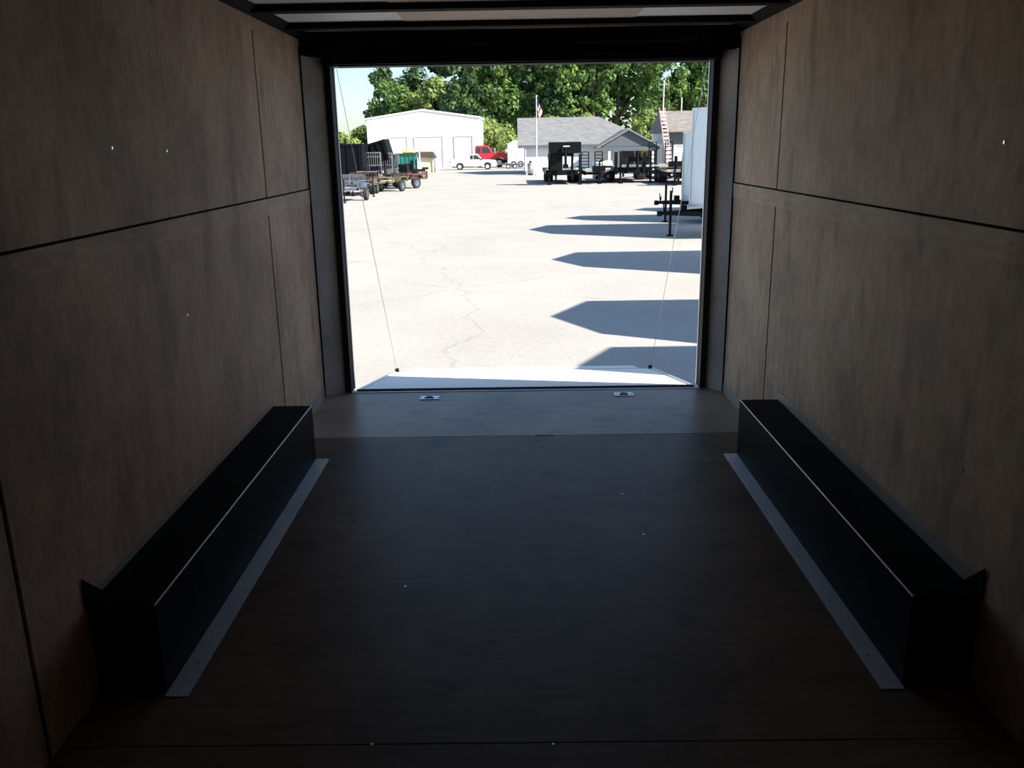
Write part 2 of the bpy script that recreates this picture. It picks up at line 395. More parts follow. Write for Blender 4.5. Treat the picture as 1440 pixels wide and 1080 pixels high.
# wheel boxes
def wheel_box(side):
    X = WL if side < 0 else WR; wd = .197 if side < 0 else .193; y0, y1, h = 2.18, 4.125, .287
    t = thing('wheel_box', 'black steel wheel well box along the %s plywood wall' % ('left' if side < 0 else 'right'), 'wheel well',
              (X, (y0+y1)/2, 0), 0, 'wheel well boxes inside the trailer')
    d = -side; L = (y1-y0)/2
    def bx(mb, a, b, *r): a, b = sorted((d*a, d*b)); return mb.box(a, b, *r)
    bx(MB(), .001, wd-.004, -L, L, .001, h).build('box_panel', BOXBLK, t)
    m = MB(); bx(m, wd-.004, wd, -L, L, .001, h-.002); m.build('side_panel', BOXBLK, t)
    m = MB(); m.tube((d*(wd-.002), -L, h), (d*(wd-.002), L, h), .0028, n=8); m.build('edge_weld', GALV, t, label='thin bright edge along the top corner')
    m = MB(); bx(m, wd, wd+.067, -L-.02, L, .0005, .003); m.build('floor_flange', FLASH, t, label='blue grey metal strip on the floor')
    m = MB(); bx(m, .0005, .0035, -L, L, h, h+.045 if side > 0 else h+.02); m.build('wall_flange', KICK, t)
    m = MB(); p = [(-L-.01, h), (-L+.09, h), (-L-.01, h+.09)]
    a, b = sorted((d*.004, d*.007)); m.prism(p, a, b, 'x'); m.build('corner_gusset', BOXBLK, t)
    for k in range(6):
        y = -L + .15 + k*.33
        m = MB(); m.tube((d*(wd+.04), y, .003), (d*(wd+.04), y, .0045), .004, n=8); m.build('screw', GALV, t)
wheel_box(-1); wheel_box(1)

# latch plates in the floor
def latch(u, v, lab):
    p = gp(u, v, 0)
    t = thing('tie_down_plate', lab, 'tie-down', (p.x, p.y, 0), 0, 'tie-down plates at the doorway')
    m = MB().box(-.058, .058, -.033, -.020, .0005, .005).box(-.058, .058, .020, .033, .0005, .005)
    m.box(-.058, -.032, -.020, .020, .0005, .005).box(.032, .058, -.020, .020, .0005, .005).build('plate', CHROME, t)
    MB().box(-.032, .032, -.020, .020, .0005, .0015).build('recess', GAP, t)
    pts = [(.024*math.cos(a*math.pi/6), .004+.017*math.sin(a*math.pi/6), .008) for a in range(-1, 8)]
    MB().path(pts + [pts[0]], .0035).build('ring', CHROME, t)
    for x in (-.047, .047):
        MB().tube((x, 0, .005), (x, 0, .008), .006, n=10).build('bolt', GALV, t)
latch(604, 560, 'zinc tie-down plate in the floor at the left of the doorway')
latch(877, 555, 'zinc tie-down plate in the floor at the right of the doorway')

# ramp door lowered to the yard
rd = thing('ramp_door', 'lowered pale ramp door half in shade below the doorway sill', 'ramp', (0, 5.43, -.02))
yE, zE = 7.36-5.43, -.385+.02
m = MB()
def slab(mb, x0, x1, x2, ya, za, yb, zb, th, mi=0):      # sloped slab, half widths may differ
    k = len(mb.v)
    mb.v += [(-x0,ya,za-th),(x1,ya,za-th),(x2,yb,zb-th),(-x2,yb,zb-th),(-x0,ya,za),(x1,ya,za),(x2,yb,zb),(-x2,yb,zb)]
    for q in ((0,3,2,1),(4,5,6,7),(0,1,5,4),(1,2,6,5),(2,3,7,6),(3,0,4,7)): mb._f([k+i for i in q], mi)
slab(m, 1.10, 1.10, 1.125, 0.026, .008, yE, zE, .04); m.build('ramp_deck', RAMPM, rd)
for s in (-1, 1):
    MB().beam((s*1.105, .03, -.012), (s*1.13, yE, zE-.015), .02, .05).build('ramp_edge', ALU, rd)
m = MB(); slab(m, 1.04, 1.04, 1.0, yE+.012, zE-.004, yE+.33, -.42, .008); m.build('ramp_flap', RAMPM, rd)
MB().tube((-1.04, yE+.006, zE-.006), (1.04, yE+.006, zE-.006), .008, n=8).build('flap_hinge', GALV, rd)
MB().box(-1.10, 1.10, -.064, .020, -.03, .019, b=.003).build('hinge_cover', GAP, rd, label='black hinge cover between sill and ramp')
for s in (-1, 1):
    m = MB().box(s*1.115-.015, s*1.115+.015, yE-.05, yE-.01, zE, zE+.035); m.build('cable_bracket', IRON, rd)
for s, nm in ((-1, 'left'), (1, 'right')):
    c = MB().tube((s*1.105, 5.45, 1.985), (s*1.118, 7.33, -.36), .0018, n=6).build('ramp_cable', GALV)
    tag(c, 'thin steel lift cable from the %s top of the doorway to the ramp corner' % nm, 'cable', 'ramp lift cables')

# ------------------------------------------------------------------ the yard
gd = MB(); gd.box(-260, 260, -60, 460, G-.3, G)
struct(gd, 'ground', [YARD])

def wheel_mesh(r, w, rim):
    m = MB(); n = 20
    prof = [(r*.55, -w*.42), (r*.9, -w*.5), (r, -w*.35), (r, w*.35), (r*.9, w*.5), (r*.55, w*.42)]
    for (r0, a), (r1, b) in zip(prof[:-1], prof[1:]):
        k = len(m.v)
        for i in range(n):
            t = 2*math.pi*i/n
            m.v.append((a, r0*math.cos(t), r0*math.sin(t))); m.v.append((b, r1*math.cos(t), r1*math.sin(t)))
        for i in range(n):
            j = (i+1) % n; m._f([k+2*i, k+2*i+1, k+2*j+1, k+2*j], 0)
    r_ = MB(); r_.tube((-w*.40, 0, 0), (w*.40, 0, 0), r*.56, n=16); r_.tube((-w*.46, 0, 0), (w*.46, 0, 0), r*.18, n=10)
    return m.mesh('tyre', TYRE, True), r_.mesh('rim', rim)
WM = {}
def wheel(parent, loc, r, w=None, rim=WHEELW, along='y', name='wheel'):   # axle along `along`
    key = (round(r,3), rim.name)
    if key not in WM: WM[key] = wheel_mesh(r, w or r*.6, rim)
    ty, ri = WM[key]
    o = bpy.data.objects.new(name, ty); COL.objects.link(o); o.parent = parent; o.location = loc
    if along == 'y': o.rotation_euler = (0, 0, math.pi/2)
    q = bpy.data.objects.new('rim', ri); COL.objects.link(q); q.parent = o
    return o

def jack(parent, x, y, top, foot=.03, r=.03, mt=IRON, name='jack'):
    m = MB().tube((x, y, foot), (x, y, top), r, n=10).tube((x, y, foot), (x, y, foot-.03), r*2.4, n=12)
    m.beam((x, y, top-.03), (x+.0, y-.16, top-.03), .02).tube((x, y-.16, top-.03), (x, y-.16, top+.08), .012, n=8)
    return m.build(name, mt, parent)

# --- V-nosed enclosed trailers (nose towards -X); origin under the nose tip
def enclosed(name, label, loc, length, wid, zb, zt, skin, group):
    t = thing(name, label, 'trailer', loc, 0, group); h = wid/2; V = .5
    poly = [(0,0), (V,-h), (length,-h), (length,h), (V,h)]
    MB().prism(poly, zb, zt, 'z').build('body', skin, t)
    ov = [(-.03,0), (V-.02,-h-.02), (length+.02,-h-.02), (length+.02,h+.02), (V-.02,h+.02)]
    MB().prism(ov, zt, zt+.05, 'z').build('roof', ALU, t)
    MB().prism(ov, zb-.05, zb, 'z').build('bottom_rail', ALU, t)
    MB().box(-.02, .035, -.03, .03, zb, zt).build('nose_post', ALU, t)
    for s in (-1, 1):
        MB().box(V-.02, V+.04, s*h-.015, s*h+.015, zb, zt).build('corner_post', ALU, t)
        m = MB(); cx_ = length*.6
        pts = [(cx_-.75, zb), (cx_-.68, zb+.22), (cx_+.68, zb+.22), (cx_+.75, zb)]
        m.prism(pts, s*h, s*(h+.16), 'y'); m.build('fender', ALU, t)
        for dx in (-.36, .36): wheel(t, (cx_+dx, s*(h+.02), .33), .33, .2)
    z = .50
    m = MB().beam((V+.1, -h*.7, z), (-.5, 0, z), .06, .09).beam((V+.1, h*.7, z), (-.5, 0, z), .06, .09)
    m.beam((V+.2, -h*.9, z), (V+.2, h*.9, z), .06, .09).box(V, length, -.05, .05, zb-.2, zb-.05); m.build('tongue_frame', IRON, t)
    MB().beam((-.45, 0, z), (-.66, 0, z), .08, .07).tube((-.66, 0, z+.05), (-.66, 0, z-.06), .06).build('coupler', IRON, t)
    jack(t, -.42, 0, .98, mt=IRON)
    m = MB().box(-.20, -.08, -.10, .10, z+.05, z+.17); m.build('battery_box', IRON, t)
    for yy, zz in ((.12, .72), (-.12, .66)): MB().tube((-.56, yy*.2, .5), (-.56, yy, zz), .014, n=8).build('safety_post', IRON, t)
    MB().beam((V+.25, h*.6, z), (V+.25, h*.6, .02), .05).build('front_stand', WHITEP, t)
    return t
GT = 'enclosed trailers parked in a row beside the yard'
enclosed('enclosed_trailer', 'tall white V-nosed cargo trailer seen at the right edge of the doorway', (3.75, 19.2, G), 6, 2.2, .70, 2.64, SKIN, GT)
e2 = enclosed('enclosed_trailer', 'pale lower V-nosed trailer just behind the tall white trailer', (4.24, 22.75, G), 4, 1.5, .30, 2.20, SKIN2, GT)
e3 = enclosed('enclosed_trailer', 'white V-nosed trailer out of view, casting the third pointed shadow from the ramp', (4.03, 13.47, G), 6, 2.0, .60, 2.60, SKIN, GT)
copy_thing(e3, (3.81, 8.16, G), label='white V-nosed trailer out of view, casting the large pointed shadow just beyond the ramp')
copy_thing(e3, (3.84, 5.48, G), label='white V-nosed trailer out of view, casting the pointed shadow that reaches the ramp flap')
copy_thing(e2, (6.5, 25.5, G), label='pale low trailer out of view, casting the short farthest pointed shadow')

# --- gooseneck trailers. local: deck along +X behind, neck to -X ... origin on the ground under deck front centre
def gooseneck(label, loc, rz, iron, deck_z=.85, length=7, wid=2.3, neck=2.2, top=2.25, group=None, scale=1, box=False, dual=True, rim=WHEELW):
    t = thing('gooseneck_trailer', label, 'trailer', loc, rz, group); t.scale = (scale,)*3
    h = wid/2
    m = MB()
    for s in (-1, 1): m.box(0, length, s*.45-.06, s*.45+.06, deck_z-.32, deck_z-.06)
    for i in range(8): m.box(i*length/8+.1, i*length/8+.18, -h, h, deck_z-.16, deck_z-.06)
    m.box(0, .1, -h, h, deck_z-.25, deck_z+.02).box(length-.1, length, -h, h, deck_z-.25, deck_z+.02)
    for s in (-1, 1): m.box(0, length, s*h-.04, s*h+.04, deck_z-.2, deck_z+.02)
    m.build('frame', iron, t)
    MB().box(.1, length-.1, -h+.04, h-.04, deck_z-.06, deck_z).build('deck', DECKW, t)
    MB().box(.0, .05, -h+.1, h-.1, deck_z+.02, deck_z+.14).build('headboard_rail', ALU, t)
    m = MB()
    for s in (-1, 1):
        m.beam((.05, s*.42, deck_z-.2), (-.25, s*.42, top-.3), .12, .2)
        m.beam((-.15, s*.42, top-.2), (-neck, s*.12, top), .10, .2)
        m.beam((0.35, s*.42, deck_z), (-.25, s*.42, top-.55), .06, .06)
    m.box(-.45, -.2, -.48, .48, top-.35, top-.12); m.build('neck', iron, t)
    m = MB().tube((-neck, 0, top+.12), (-neck, 0, top-.75), .07).box(-neck-.14, -neck+.14, -.14, .14, top-.95, top-.75); m.build('coupler', iron, t)
    if box:
        MB().box(-.75, -.15, -.86, .86, top-.20, top+.38, b=.02).build('tool_box', iron, t)
        MB().box(-.55, -.2, .12, .78, deck_z+.02, top-.2, b=.02).build('pump_cabinet', iron, t)
        MB().box(-.55, -.25, .80, .90, top-.55, top-.2).build('hose_bracket', RUST, t)
        MB().beam((-.78, -.25, top+.16), (-.78, .1, top+.16), .03, .06).build('box_latch', WHEELW, t)
    for s in (-1, 1):
        o = jack(t, -.18, s*.82, deck_z+.85, r=.055, mt=iron)
        MB().box(-.06, .06, s*(h-.5)-.05, s*(h-.5)+.05, deck_z-.5, deck_z-.15).build('side_step', iron, t)
        for dx in (0, .95):
            wheel(t, (length*.62+dx, s*(h-.25), .4), .4, .5 if dual else .24, rim)
    m = MB()
    for s in (-1, 1): m.box(length*.62-.5, length*.62+1.45, s*(h+.02)-.06, s*(h+.02)+.06, deck_z-.06, deck_z)
    m.build('fender', iron, t)
    for s in (-1, 1): MB().box(-.012, 0, s*(h-.15)-.05, s*(h-.15)+.05, deck_z-.15, deck_z-.08).build('marker_light', WHEELW, t)
    return t

# --- equipment carriers with loading ramps folded upright
def equipment(label, loc, rz, iron, wid=2.0, length=5, deck_z=.6, group=None, scale=1, ramps=1.3, box=True):
    t = thing('equipment_trailer', label, 'trailer', loc, rz, group); t.scale = (scale,)*3
    h = wid/2; m = MB()
    for s in (-1, 1): m.box(0, length, s*(h-.05)-.05, s*(h-.05)+.05, deck_z-.2, deck_z)
    for i in range(6): m.box(i*length/6, i*length/6+.08, -h, h, deck_z-.18, deck_z-.08)
    m.beam((.2, -h*.8, deck_z-.1), (-1.3, 0, deck_z-.1), .09, .12).beam((.2, h*.8, deck_z-.1), (-1.3, 0, deck_z-.1), .09, .12)
    m.build('frame', iron, t)
    MB().box(.0, length, -h+.1, h-.1, deck_z-.05, deck_z).build('deck', DECKW, t)
    MB().beam((-1.25, 0, deck_z-.1), (-1.55, 0, deck_z-.1), .1, .1).build('coupler', iron, t)
    jack(t, -1.0, 0, deck_z+.55, r=.05, mt=iron)
    MB().box(-.7, -.3, -.35, .35, deck_z-.02, deck_z+.3, b=.02).build('tool_box', iron, t) if box else None
    MB().box(-.02, .04, -h+.05, h-.05, deck_z+.05, deck_z+.17).build('front_rail', ALU, t)
    for s in (-1, 1):
        for dx in (-.42, .42): wheel(t, (length*.55+dx, s*(h+.14), .37), .37, .22)
        m = MB(); c = length*.55
        m.prism([(c-.95, deck_z-.05), (c-.8, deck_z+.22), (c+.8, deck_z+.22), (c+.95, deck_z-.05), (c+.88, deck_z-.05), (c+.76, deck_z+.17), (c-.76, deck_z+.17), (c-.88, deck_z-.05)], s*(h), s*(h+.28), 'y')
        m.build('fender', iron, t)
        m = MB(); y = s*h*.55
        for yy in (y-.22, y+.22): m.beam((length, yy, deck_z), (length+.12, yy, deck_z+ramps), .06, .08)
        for k in range(6): z = deck_z+.1+k*(ramps-.1)/5; m.beam((length+.02+.1*k/5, y-.22, z), (length+.02+.1*k/5, y+.22, z), .05, .05)
        m.build('loading_ramp', iron, t)
    return t

# --- dump trailer with ribbed high-sided bed; bed can be tipped
def dump(label, loc, rz, iron, wid=2.0, length=4.3, high=1.1, tip=0, group=None, scale=1, neck=0):
    t = thing('dump_trailer', label, 'trailer', loc, rz, group); t.scale = (scale,)*3
    h = wid/2; dz = .72; m = MB()
    for s in (-1, 1): m.box(0, length, s*.4-.05, s*.4+.05, dz-.25, dz-.05)
    m.beam((.1, -.6, dz-.15), (-1.3, 0, dz-.15), .09, .14).beam((.1, .6, dz-.15), (-1.3, 0, dz-.15), .09, .14); m.build('frame', iron, t)
    b = MB()
    b.box(0, length, -h, h, 0, .06)
    for s in (-1, 1):
        b.box(0, length, s*h-.03, s*h+.03, 0, high)
        for i in range(8): x = .05+i*(length-.15)/7; b.box(x, x+.07, s*(h+.05)-.05, s*(h+.05)+.05, 0, high-.05)
        b.box(-.03, length+.03, s*(h+.04)-.07, s*(h+.04)+.07, high-.04, high+.06)
    b.box(-.04, .02, -h, h, 0, high+.06); b.box(length-.02, length+.04, -h, h, .02, high)
    o = b.build('bed', iron, t); o.location = (0, 0, dz)
    if tip: o.location = (length - length*math.cos(tip), 0, dz + length*math.sin(tip)); o.rotation_euler = (0, tip, 0)
    if tip:
        m = MB(); zt = dz + .62*length*math.sin(tip)
        for s in (-.25, .25):
            m.beam((length*.75, s, dz), (length*.42, s, zt), .06, .08).beam((length*.2, s, dz), (length*.62, s, zt-.2), .06, .08)
        m.build('scissor_lift', WHEELW, t)
    if neck:
        m = MB()
        for q in (-.4, .4):
            m.beam((0, q, dz-.1), (-.35, q, high+dz-.1), .12, .3); m.beam((.1, q, high+dz-.25), (-1.35, q*.4, high+dz+.42), .12, .34)
        m.box(-.6, -.25, -.5, .5, high+dz-.05, high+dz+.2); m.build('neck', iron, t)
        MB().tube((-1.35, 0, high+dz+.5), (-1.35, 0, high+dz-.3), .08).tube((-1.35, 0, high+dz-.3), (-1.35, 0, high+dz-.42), .13).build('coupler', iron, t)
        m = MB()
        for q in (-.7, .7): m.tube((-.15, q, .03), (-.15, q, 1.5), .06)
        m.build('landing_jack', iron, t)
    MB().box(-.75, -.3, -.35, .35, dz-.1, dz+.35, b=.02).build('pump_box', iron, t)
    jack(t, -1.0, 0, dz+.55, r=.05, mt=iron)
    for s in (-1, 1):
        for dx in (-.42, .42): wheel(t, (length*.58+dx, s*(h-.02), .37), .37, .22)
        m = MB(); m.box(length*.58-.85, length*.58+.85, s*(h+.05)-.12, s*(h+.05)+.12, dz+.06, dz+.1); m.build('fender', iron, t)
    return t

# --- small utility trailer with a mesh tailgate
def utility(label, loc, rz, paint, group=None, rim=None, wid=1.5, length=2.8, gate=1.1, deckm=None, scale=1, rail=.35):
    t = thing('utility_trailer', label, 'trailer', loc, rz, group); t.scale = (scale,)*3
    h = wid/2; dz = .5; m = MB()
    m.box(0, length, -h, -h+.06, dz-.08, dz).box(0, length, h-.06, h, dz-.08, dz).box(0, .06, -h, h, dz-.08, dz).box(length-.06, length, -h, h, dz-.08, dz)
    for s in (-1, 1):
        m.beam((0, s*(h-.03), dz+rail), (length, s*(h-.03), dz+rail), .045)
        for i in range(5): x = .03+i*(length-.06)/4; m.beam((x, s*(h-.03), dz), (x, s*(h-.03), dz+rail), .04)
    m.beam((.03, -h, dz+rail), (.03, h, dz+rail), .045)
    m.beam((.3, -h*.8, dz-.05), (-1.0, 0, dz-.05), .05, .07).beam((.3, h*.8, dz-.05), (-1.0, 0, dz-.05), .05, .07)
    m.build('frame', paint, t)
    MB().box(.06, length-.06, -h+.06, h-.06, dz-.05, dz-.01).build('deck', deckm or DECKW, t)
    MB().beam((-.95, 0, dz-.05), (-1.2, 0, dz-.05), .07, .07).build('coupler', IRON, t)
    jack(t, -.8, 0, dz+.38, r=.028)
    m = MB(); m.beam((length, -h, dz), (length, -h, dz+gate), .04).beam((length, h, dz), (length, h, dz+gate), .04)
    m.beam((length, -h, dz+gate), (length, h, dz+gate), .04)
    for k in range(9): y = -h + wid*(k+.5)/9; m.beam((length, y, dz), (length, y, dz+gate), .022)
    for k in range(3): m.beam((length, -h, dz+gate*(k+.5)/3), (length, h, dz+gate*(k+.5)/3), .03)
    m.build('tailgate', paint, t)
    for s in (-1, 1):
        wheel(t, (length*.55, s*(h+.13), .26), .26, .16, BLUEG)
        m = MB(); c = length*.55
        m.prism([(c-.42, dz), (c-.28, dz+.18), (c+.28, dz+.18), (c+.42, dz), (c+.38, dz), (c+.25, dz+.14), (c-.25, dz+.14), (c-.38, dz)], s*h, s*(h+.24), 'y')
        m.build('fender', paint, t)
    return t

GB = 'black trailers parked before the office'
P90 = math.pi/2
# three in front of the office, tongues towards the camera (+X local turned to +Y)
gooseneck('black gooseneck trailer with a high tool box, leftmost before the grey-roofed office', (2.42, 45.5, G), P90, GREENBLK, deck_z=.75, length=6.5, wid=1.9, neck=1.3, top=1.85, group=GB, box=True, scale=.95)
equipment('low black trailer with upright loading ramps and a white fuel tank beside the tool-box trailer', (4.25, 46.6, G), P90, IRON, wid=1.5, length=4, deck_z=.65, group=GB, scale=.95, ramps=1.0)
deck_trailer = gooseneck('wide dark deck trailer with pale rail and two tall uprights below the office gable', (6.15, 46.2, G), P90, GREENBLK, deck_z=.83, length=7, wid=2.3, neck=.9, top=1.50, group=GB, scale=.95)
gooseneck('blue-black gooseneck trailer partly hidden by the pale cargo trailer', (8.35, 42.8, G), P90, NAVY, deck_z=.66, length=6, wid=2.2, neck=1.1, top=1.80, group=GB, scale=.92)
equipment('black trailer with upright ramps standing beneath the tall ladder', (8.9, 50.5, G), P90, NAVY, wid=1.8, length=4.5, deck_z=.7, group=GB, ramps=1.35)
inv = (Matrix.Translation(deck_trailer.location) @ Matrix.Rotation(P90, 4, 'Z') @ Matrix.Diagonal((.95, .95, .95, 1))).inverted()
for u in (866, 906):
    p = at(u, 214, 46.2)
    o = MB().box(p.x-.08, p.x+.08, 46.02, 46.18, G+.45, p.z).build('upright_stake', GREENBLK, deck_trailer)
    o.matrix_parent_inverse = inv
# white tank drum on the low trailer
tk = thing('water_tank', 'white rounded tank standing behind the low black trailer', 'tank', (4.95, 52.0, G))
MB().tube((-.5, 0, .55), (.6, 0, .55), .50, n=20).build('tank_body', WHITEP, tk, True)
for x in (-.3, .4): MB().box(x-.05, x+.05, -.4, .4, 0, .2).build('saddle', IRON, tk)
MB().tube((.05, 0, 1.0), (.05, 0, 1.12), .12).build('lid', IRON, tk)

# left: long row
GL = 'black trailers lined up at the left edge of the yard'
dump('long black high-sided dump trailer nearest the left edge of the doorway view', (-7.75, 45.2, G), math.pi, NAVY, wid=1.9, length=4.2, high=1.42, group=GL)
dump('black dump trailer with its bed tipped up towards the white warehouse', (-6.62, 46.9+.8, G), math.pi, IRON, wid=1.8, length=2.5, high=1.0, group=GL, tip=.27)
dump('short black dump trailer standing behind the slatted tailgates', (-7.0, 50.3, G), math.pi, NAVY, wid=1.8, length=2.6, high=.85, group=GL)
equipment('black equipment trailer with upright ramps just left of the green dumpster', (-7.3, 55.5, G), math.pi, IRON, wid=1.9, length=3, deck_z=.7, group=GL, ramps=1.1)

GU = 'small utility trailers in front of the black dump trailers'
def ut(u, v, Y, label, paint, rz=-P90+math.pi, **k):
    p = at(u, v, Y)
    return utility(label, (p.x, Y, G), rz, paint, group=GU, **k)
ut(516, 250, 44.0, 'grey utility trailer with tall slatted tailgate below the gooseneck', GALV, wid=1.0, length=1.6, gate=1.25, scale=1)
ut(534, 250, 45.2, 'silver utility trailer with slatted tailgate right of the grey one', GALV, wid=.95, length=1.6, gate=1.2)
ut(548, 250, 48.5, 'light grey utility trailer with narrow tailgate near the green dumpster', GALV, wid=.7, length=1.6, gate=1.1)
ut(489, 262, 33.6, 'blue-grey utility trailer with white fenders at the lower left of the yard view', BLUEG, rz=P90, wid=.80, length=1.6, gate=.45, rail=.25)
ut(516, 262, 37.6, 'olive low utility trailer with its jack down in the middle of the row', OLIVE, wid=.9, length=1.8, gate=.35, rz=P90+.5, rail=.15)
ut(534, 258, 40.5, 'cream-decked utility trailer right of the olive one', OLIVE, wid=.9, length=1.8, gate=.3, rz=P90-.4, rail=.12, deckm=CREAM)
ut(549, 256, 43.5, 'rust-red utility trailer with low rails in front of the dumpster', RUST, wid=1.1, length=2.0, gate=.3, rz=P90-.7, rail=.2)
ut(563, 251, 47.0, 'dark rust trailer farthest right in the row of small trailers', RUST, wid=1.0, length=1.8, gate=.25, rz=math.pi+.2, rail=.15)
ut(500, 256, 38.5, 'rust-brown utility trailer with pale deck behind the blue-grey one', RUST, wid=1.2, length=2.0, gate=.4, rz=P90, rail=.2, deckm=CREAM)
bx = thing('cream_lumber_stack', 'stack of cream boards under the black dump trailer', 'lumber', (at(487, 252, 42.8).x, 42.8, G))
for i in range(3): MB().box(-.75, .5, -.3, .3, .22+i*.09, .30+i*.09).build('board_layer', CREAM, bx)
for x in (-.6, .35): MB().box(x-.05, x+.05, -.3, .3, 0, .22).build('bearer', BARK, bx)

# dumpster
p = at(573, 245, 66)
d = thing('dumpster', 'dark green waste container left of the cream shed', 'dumpster', (p.x, 66, G))
m = MB(); m.prism([(-.68, .15), (.68, .15), (.74, 1.5), (-.74, 1.5)], -.6, .6, 'y'); m.build('container_body', TEAL, d)
MB().box(-.78, .78, -.66, -.6, 1.38, 1.5).box(-.78, .78, .6, .66, 1.38, 1.5).build('top_rim', TEALD, d)
m = MB()
for i in range(5): x = -.6+i*.3; m.box(x-.03, x+.03, -.65, -.6, .15, 1.4)
m.build('rib', TEAL, d)
MB().box(-.76, .76, -.62, .62, 1.5, 1.56).build('lid', TEALD, d)
for x in (-.55, .55): MB().box(x-.08, x+.08, -.5, .5, 0, .15).build('skid', TEALD, d)
lt = thing('lime_tarp_roll', 'folded lime yellow tarp lying on the green dumpster', 'tarp', (p.x+.1, 66, G+1.56))
MB().box(-.35, .55, -.5, .3, 0, .22, b=.06).build('tarp_fold', LIME, lt); MB().box(-.25, .15, -.4, .2, .22, .36, b=.05).build('tarp_fold', LIME, lt)
MB().tube((p.x+.95, 66, G), (p.x+.95, 66, 1.25), .06).build('white_pipe_post', POLE)
tag(COL.objects['white_pipe_post'], 'pale vertical post at the right side of the green dumpster', 'post')

# small cream shed with brown roof
p = at(600, 236, 72)
d = thing('garden_shed', 'small cream shed with sloping brown roof before the warehouse', 'shed', (p.x, 72, G))
MB().box(-.62, .55, -.5, .6, 0, 1.2).build('wall_panel', CREAM, d)
m = MB(); m.prism([(-.85, 1.62), (.55, 1.62), (.8, 1.2), (.8, 1.1), (-.2, 1.18), (-.85, 1.15)], -.75, .75, 'y'); m.build('roof', BROWN, d)
MB().box(.70, .76, -.7, -.6, 0, 1.15).build('corner_post', BROWN, d)
MB().box(-.3, .2, -.53, -.5, .25, .42).build('vent_panel', DARKIN, d)
MB().tube((-.45, 0, 1.6), (-.45, 0, 2.6), .03, .015).build('roof_pole', BROWN, d)

# ------------------------------------------------------------------ vehicles
def extrude_body(parent, name, prof, h, mt, bev=.06):
    m = MB(); m.prism(prof, -h, h, 'y'); o = m.build(name, mt, parent)
    b = o.modifiers.new('bevel', 'BEVEL'); b.width = bev; b.segments = 3; b.limit_method = 'ANGLE'; b.angle_limit = R(30)
    return o
def pickup(name, label, loc, rz, paint, scale):
    t = thing(name, label, 'truck', loc, rz); t.scale = (scale,)*3          # nose towards +X, centre origin
    def arch(cx):
        return [(cx-.45, .38), (cx-.40, .60), (cx-.25, .76), (cx, .82), (cx+.25, .76), (cx+.40, .60), (cx+.45, .38)]
    prof = [(-2.6, .42)] + arch(-1.55) + arch(1.65)[0:] + [(2.6, .42), (2.68, .55), (2.66, .95), (2.3, 1.06), (1.05, 1.12), (-2.62, 1.12), (-2.66, .6)]
    extrude_body(t, 'body', prof, .9, paint, .05)
    extrude_body(t, 'cab', [(-.55, 1.10), (1.15, 1.10), (.55, 1.70), (.3, 1.76), (-.30, 1.76), (-.45, 1.70)], .80, paint, .06)
    for s in (-1, 1):
        MB().prism([(-.38, 1.16), (.0, 1.16), (.0, 1.62), (-.30, 1.62)], s*.80, s*.812, 'y').build('side_window', GLASS, t)
        MB().prism([(.06, 1.16), (.92, 1.16), (.45, 1.62), (.06, 1.62)], s*.80, s*.812, 'y').build('side_window', GLASS, t)
        MB().box(.95, 1.08, s*.93-.08, s*.93+.08, 1.12, 1.28).build('mirror', IRON, t)
        MB().box(2.6, 2.70, s*.68-.15, s*.68+.15, .78, .95).build('headlight', CHR, t)
        MB().box(-2.70, -2.62, s*.78-.08, s*.78+.08, .75, 1.02).build('tail_light', AMBER, t)
        MB().box(-.55, -.43, s*.905-.005, s*.905+.01, .96, .99).build('door_handle', IRON, t)
        for x in (-1.55, 1.65): wheel(t, (x, s*.78, .36), .36, .24, WHEELW)
    MB().prism([(1.13, 1.14), (.60, 1.68), (.57, 1.66), (1.08, 1.14)], -.7, .7, 'y').build('windscreen', GLASS, t)
    MB().prism([(-.56, 1.16), (-.45, 1.66), (-.47, 1.66), (-.58, 1.16)], -.68, .68, 'y').build('rear_window', GLASS, t)
    MB().box(2.6, 2.78, -.9, .9, .42, .60, b=.03).build('bumper', CHR, t)
    MB().box(-2.78, -2.6, -.88, .88, .42, .58, b=.03).build('bumper', CHR, t)
    MB().box(-2.55, -.62, -.78, .78, 1.115, 1.125).build('truck_bed', IRON, t)
    MB().box(2.64, 2.70, -.5, .5, .66, .95).build('grille', IRON, t)
    return t
pk = pickup('pickup_truck', 'white pickup truck parked in front of the white warehouse doors', (at(666, 237, 78).x, 78, G), 0, WHITEP, .76)
m = MB()
for y in (-.8, .8): m.beam((-2.5, y, 1.12), (-2.5, y, 1.58), .05).beam((-1.3, y, 1.12), (-1.3, y, 1.40), .05)
m.beam((-2.5, -.8, 1.58), (-2.5, .8, 1.58), .05); m.build('ladder_rack', WHITEP, pk)
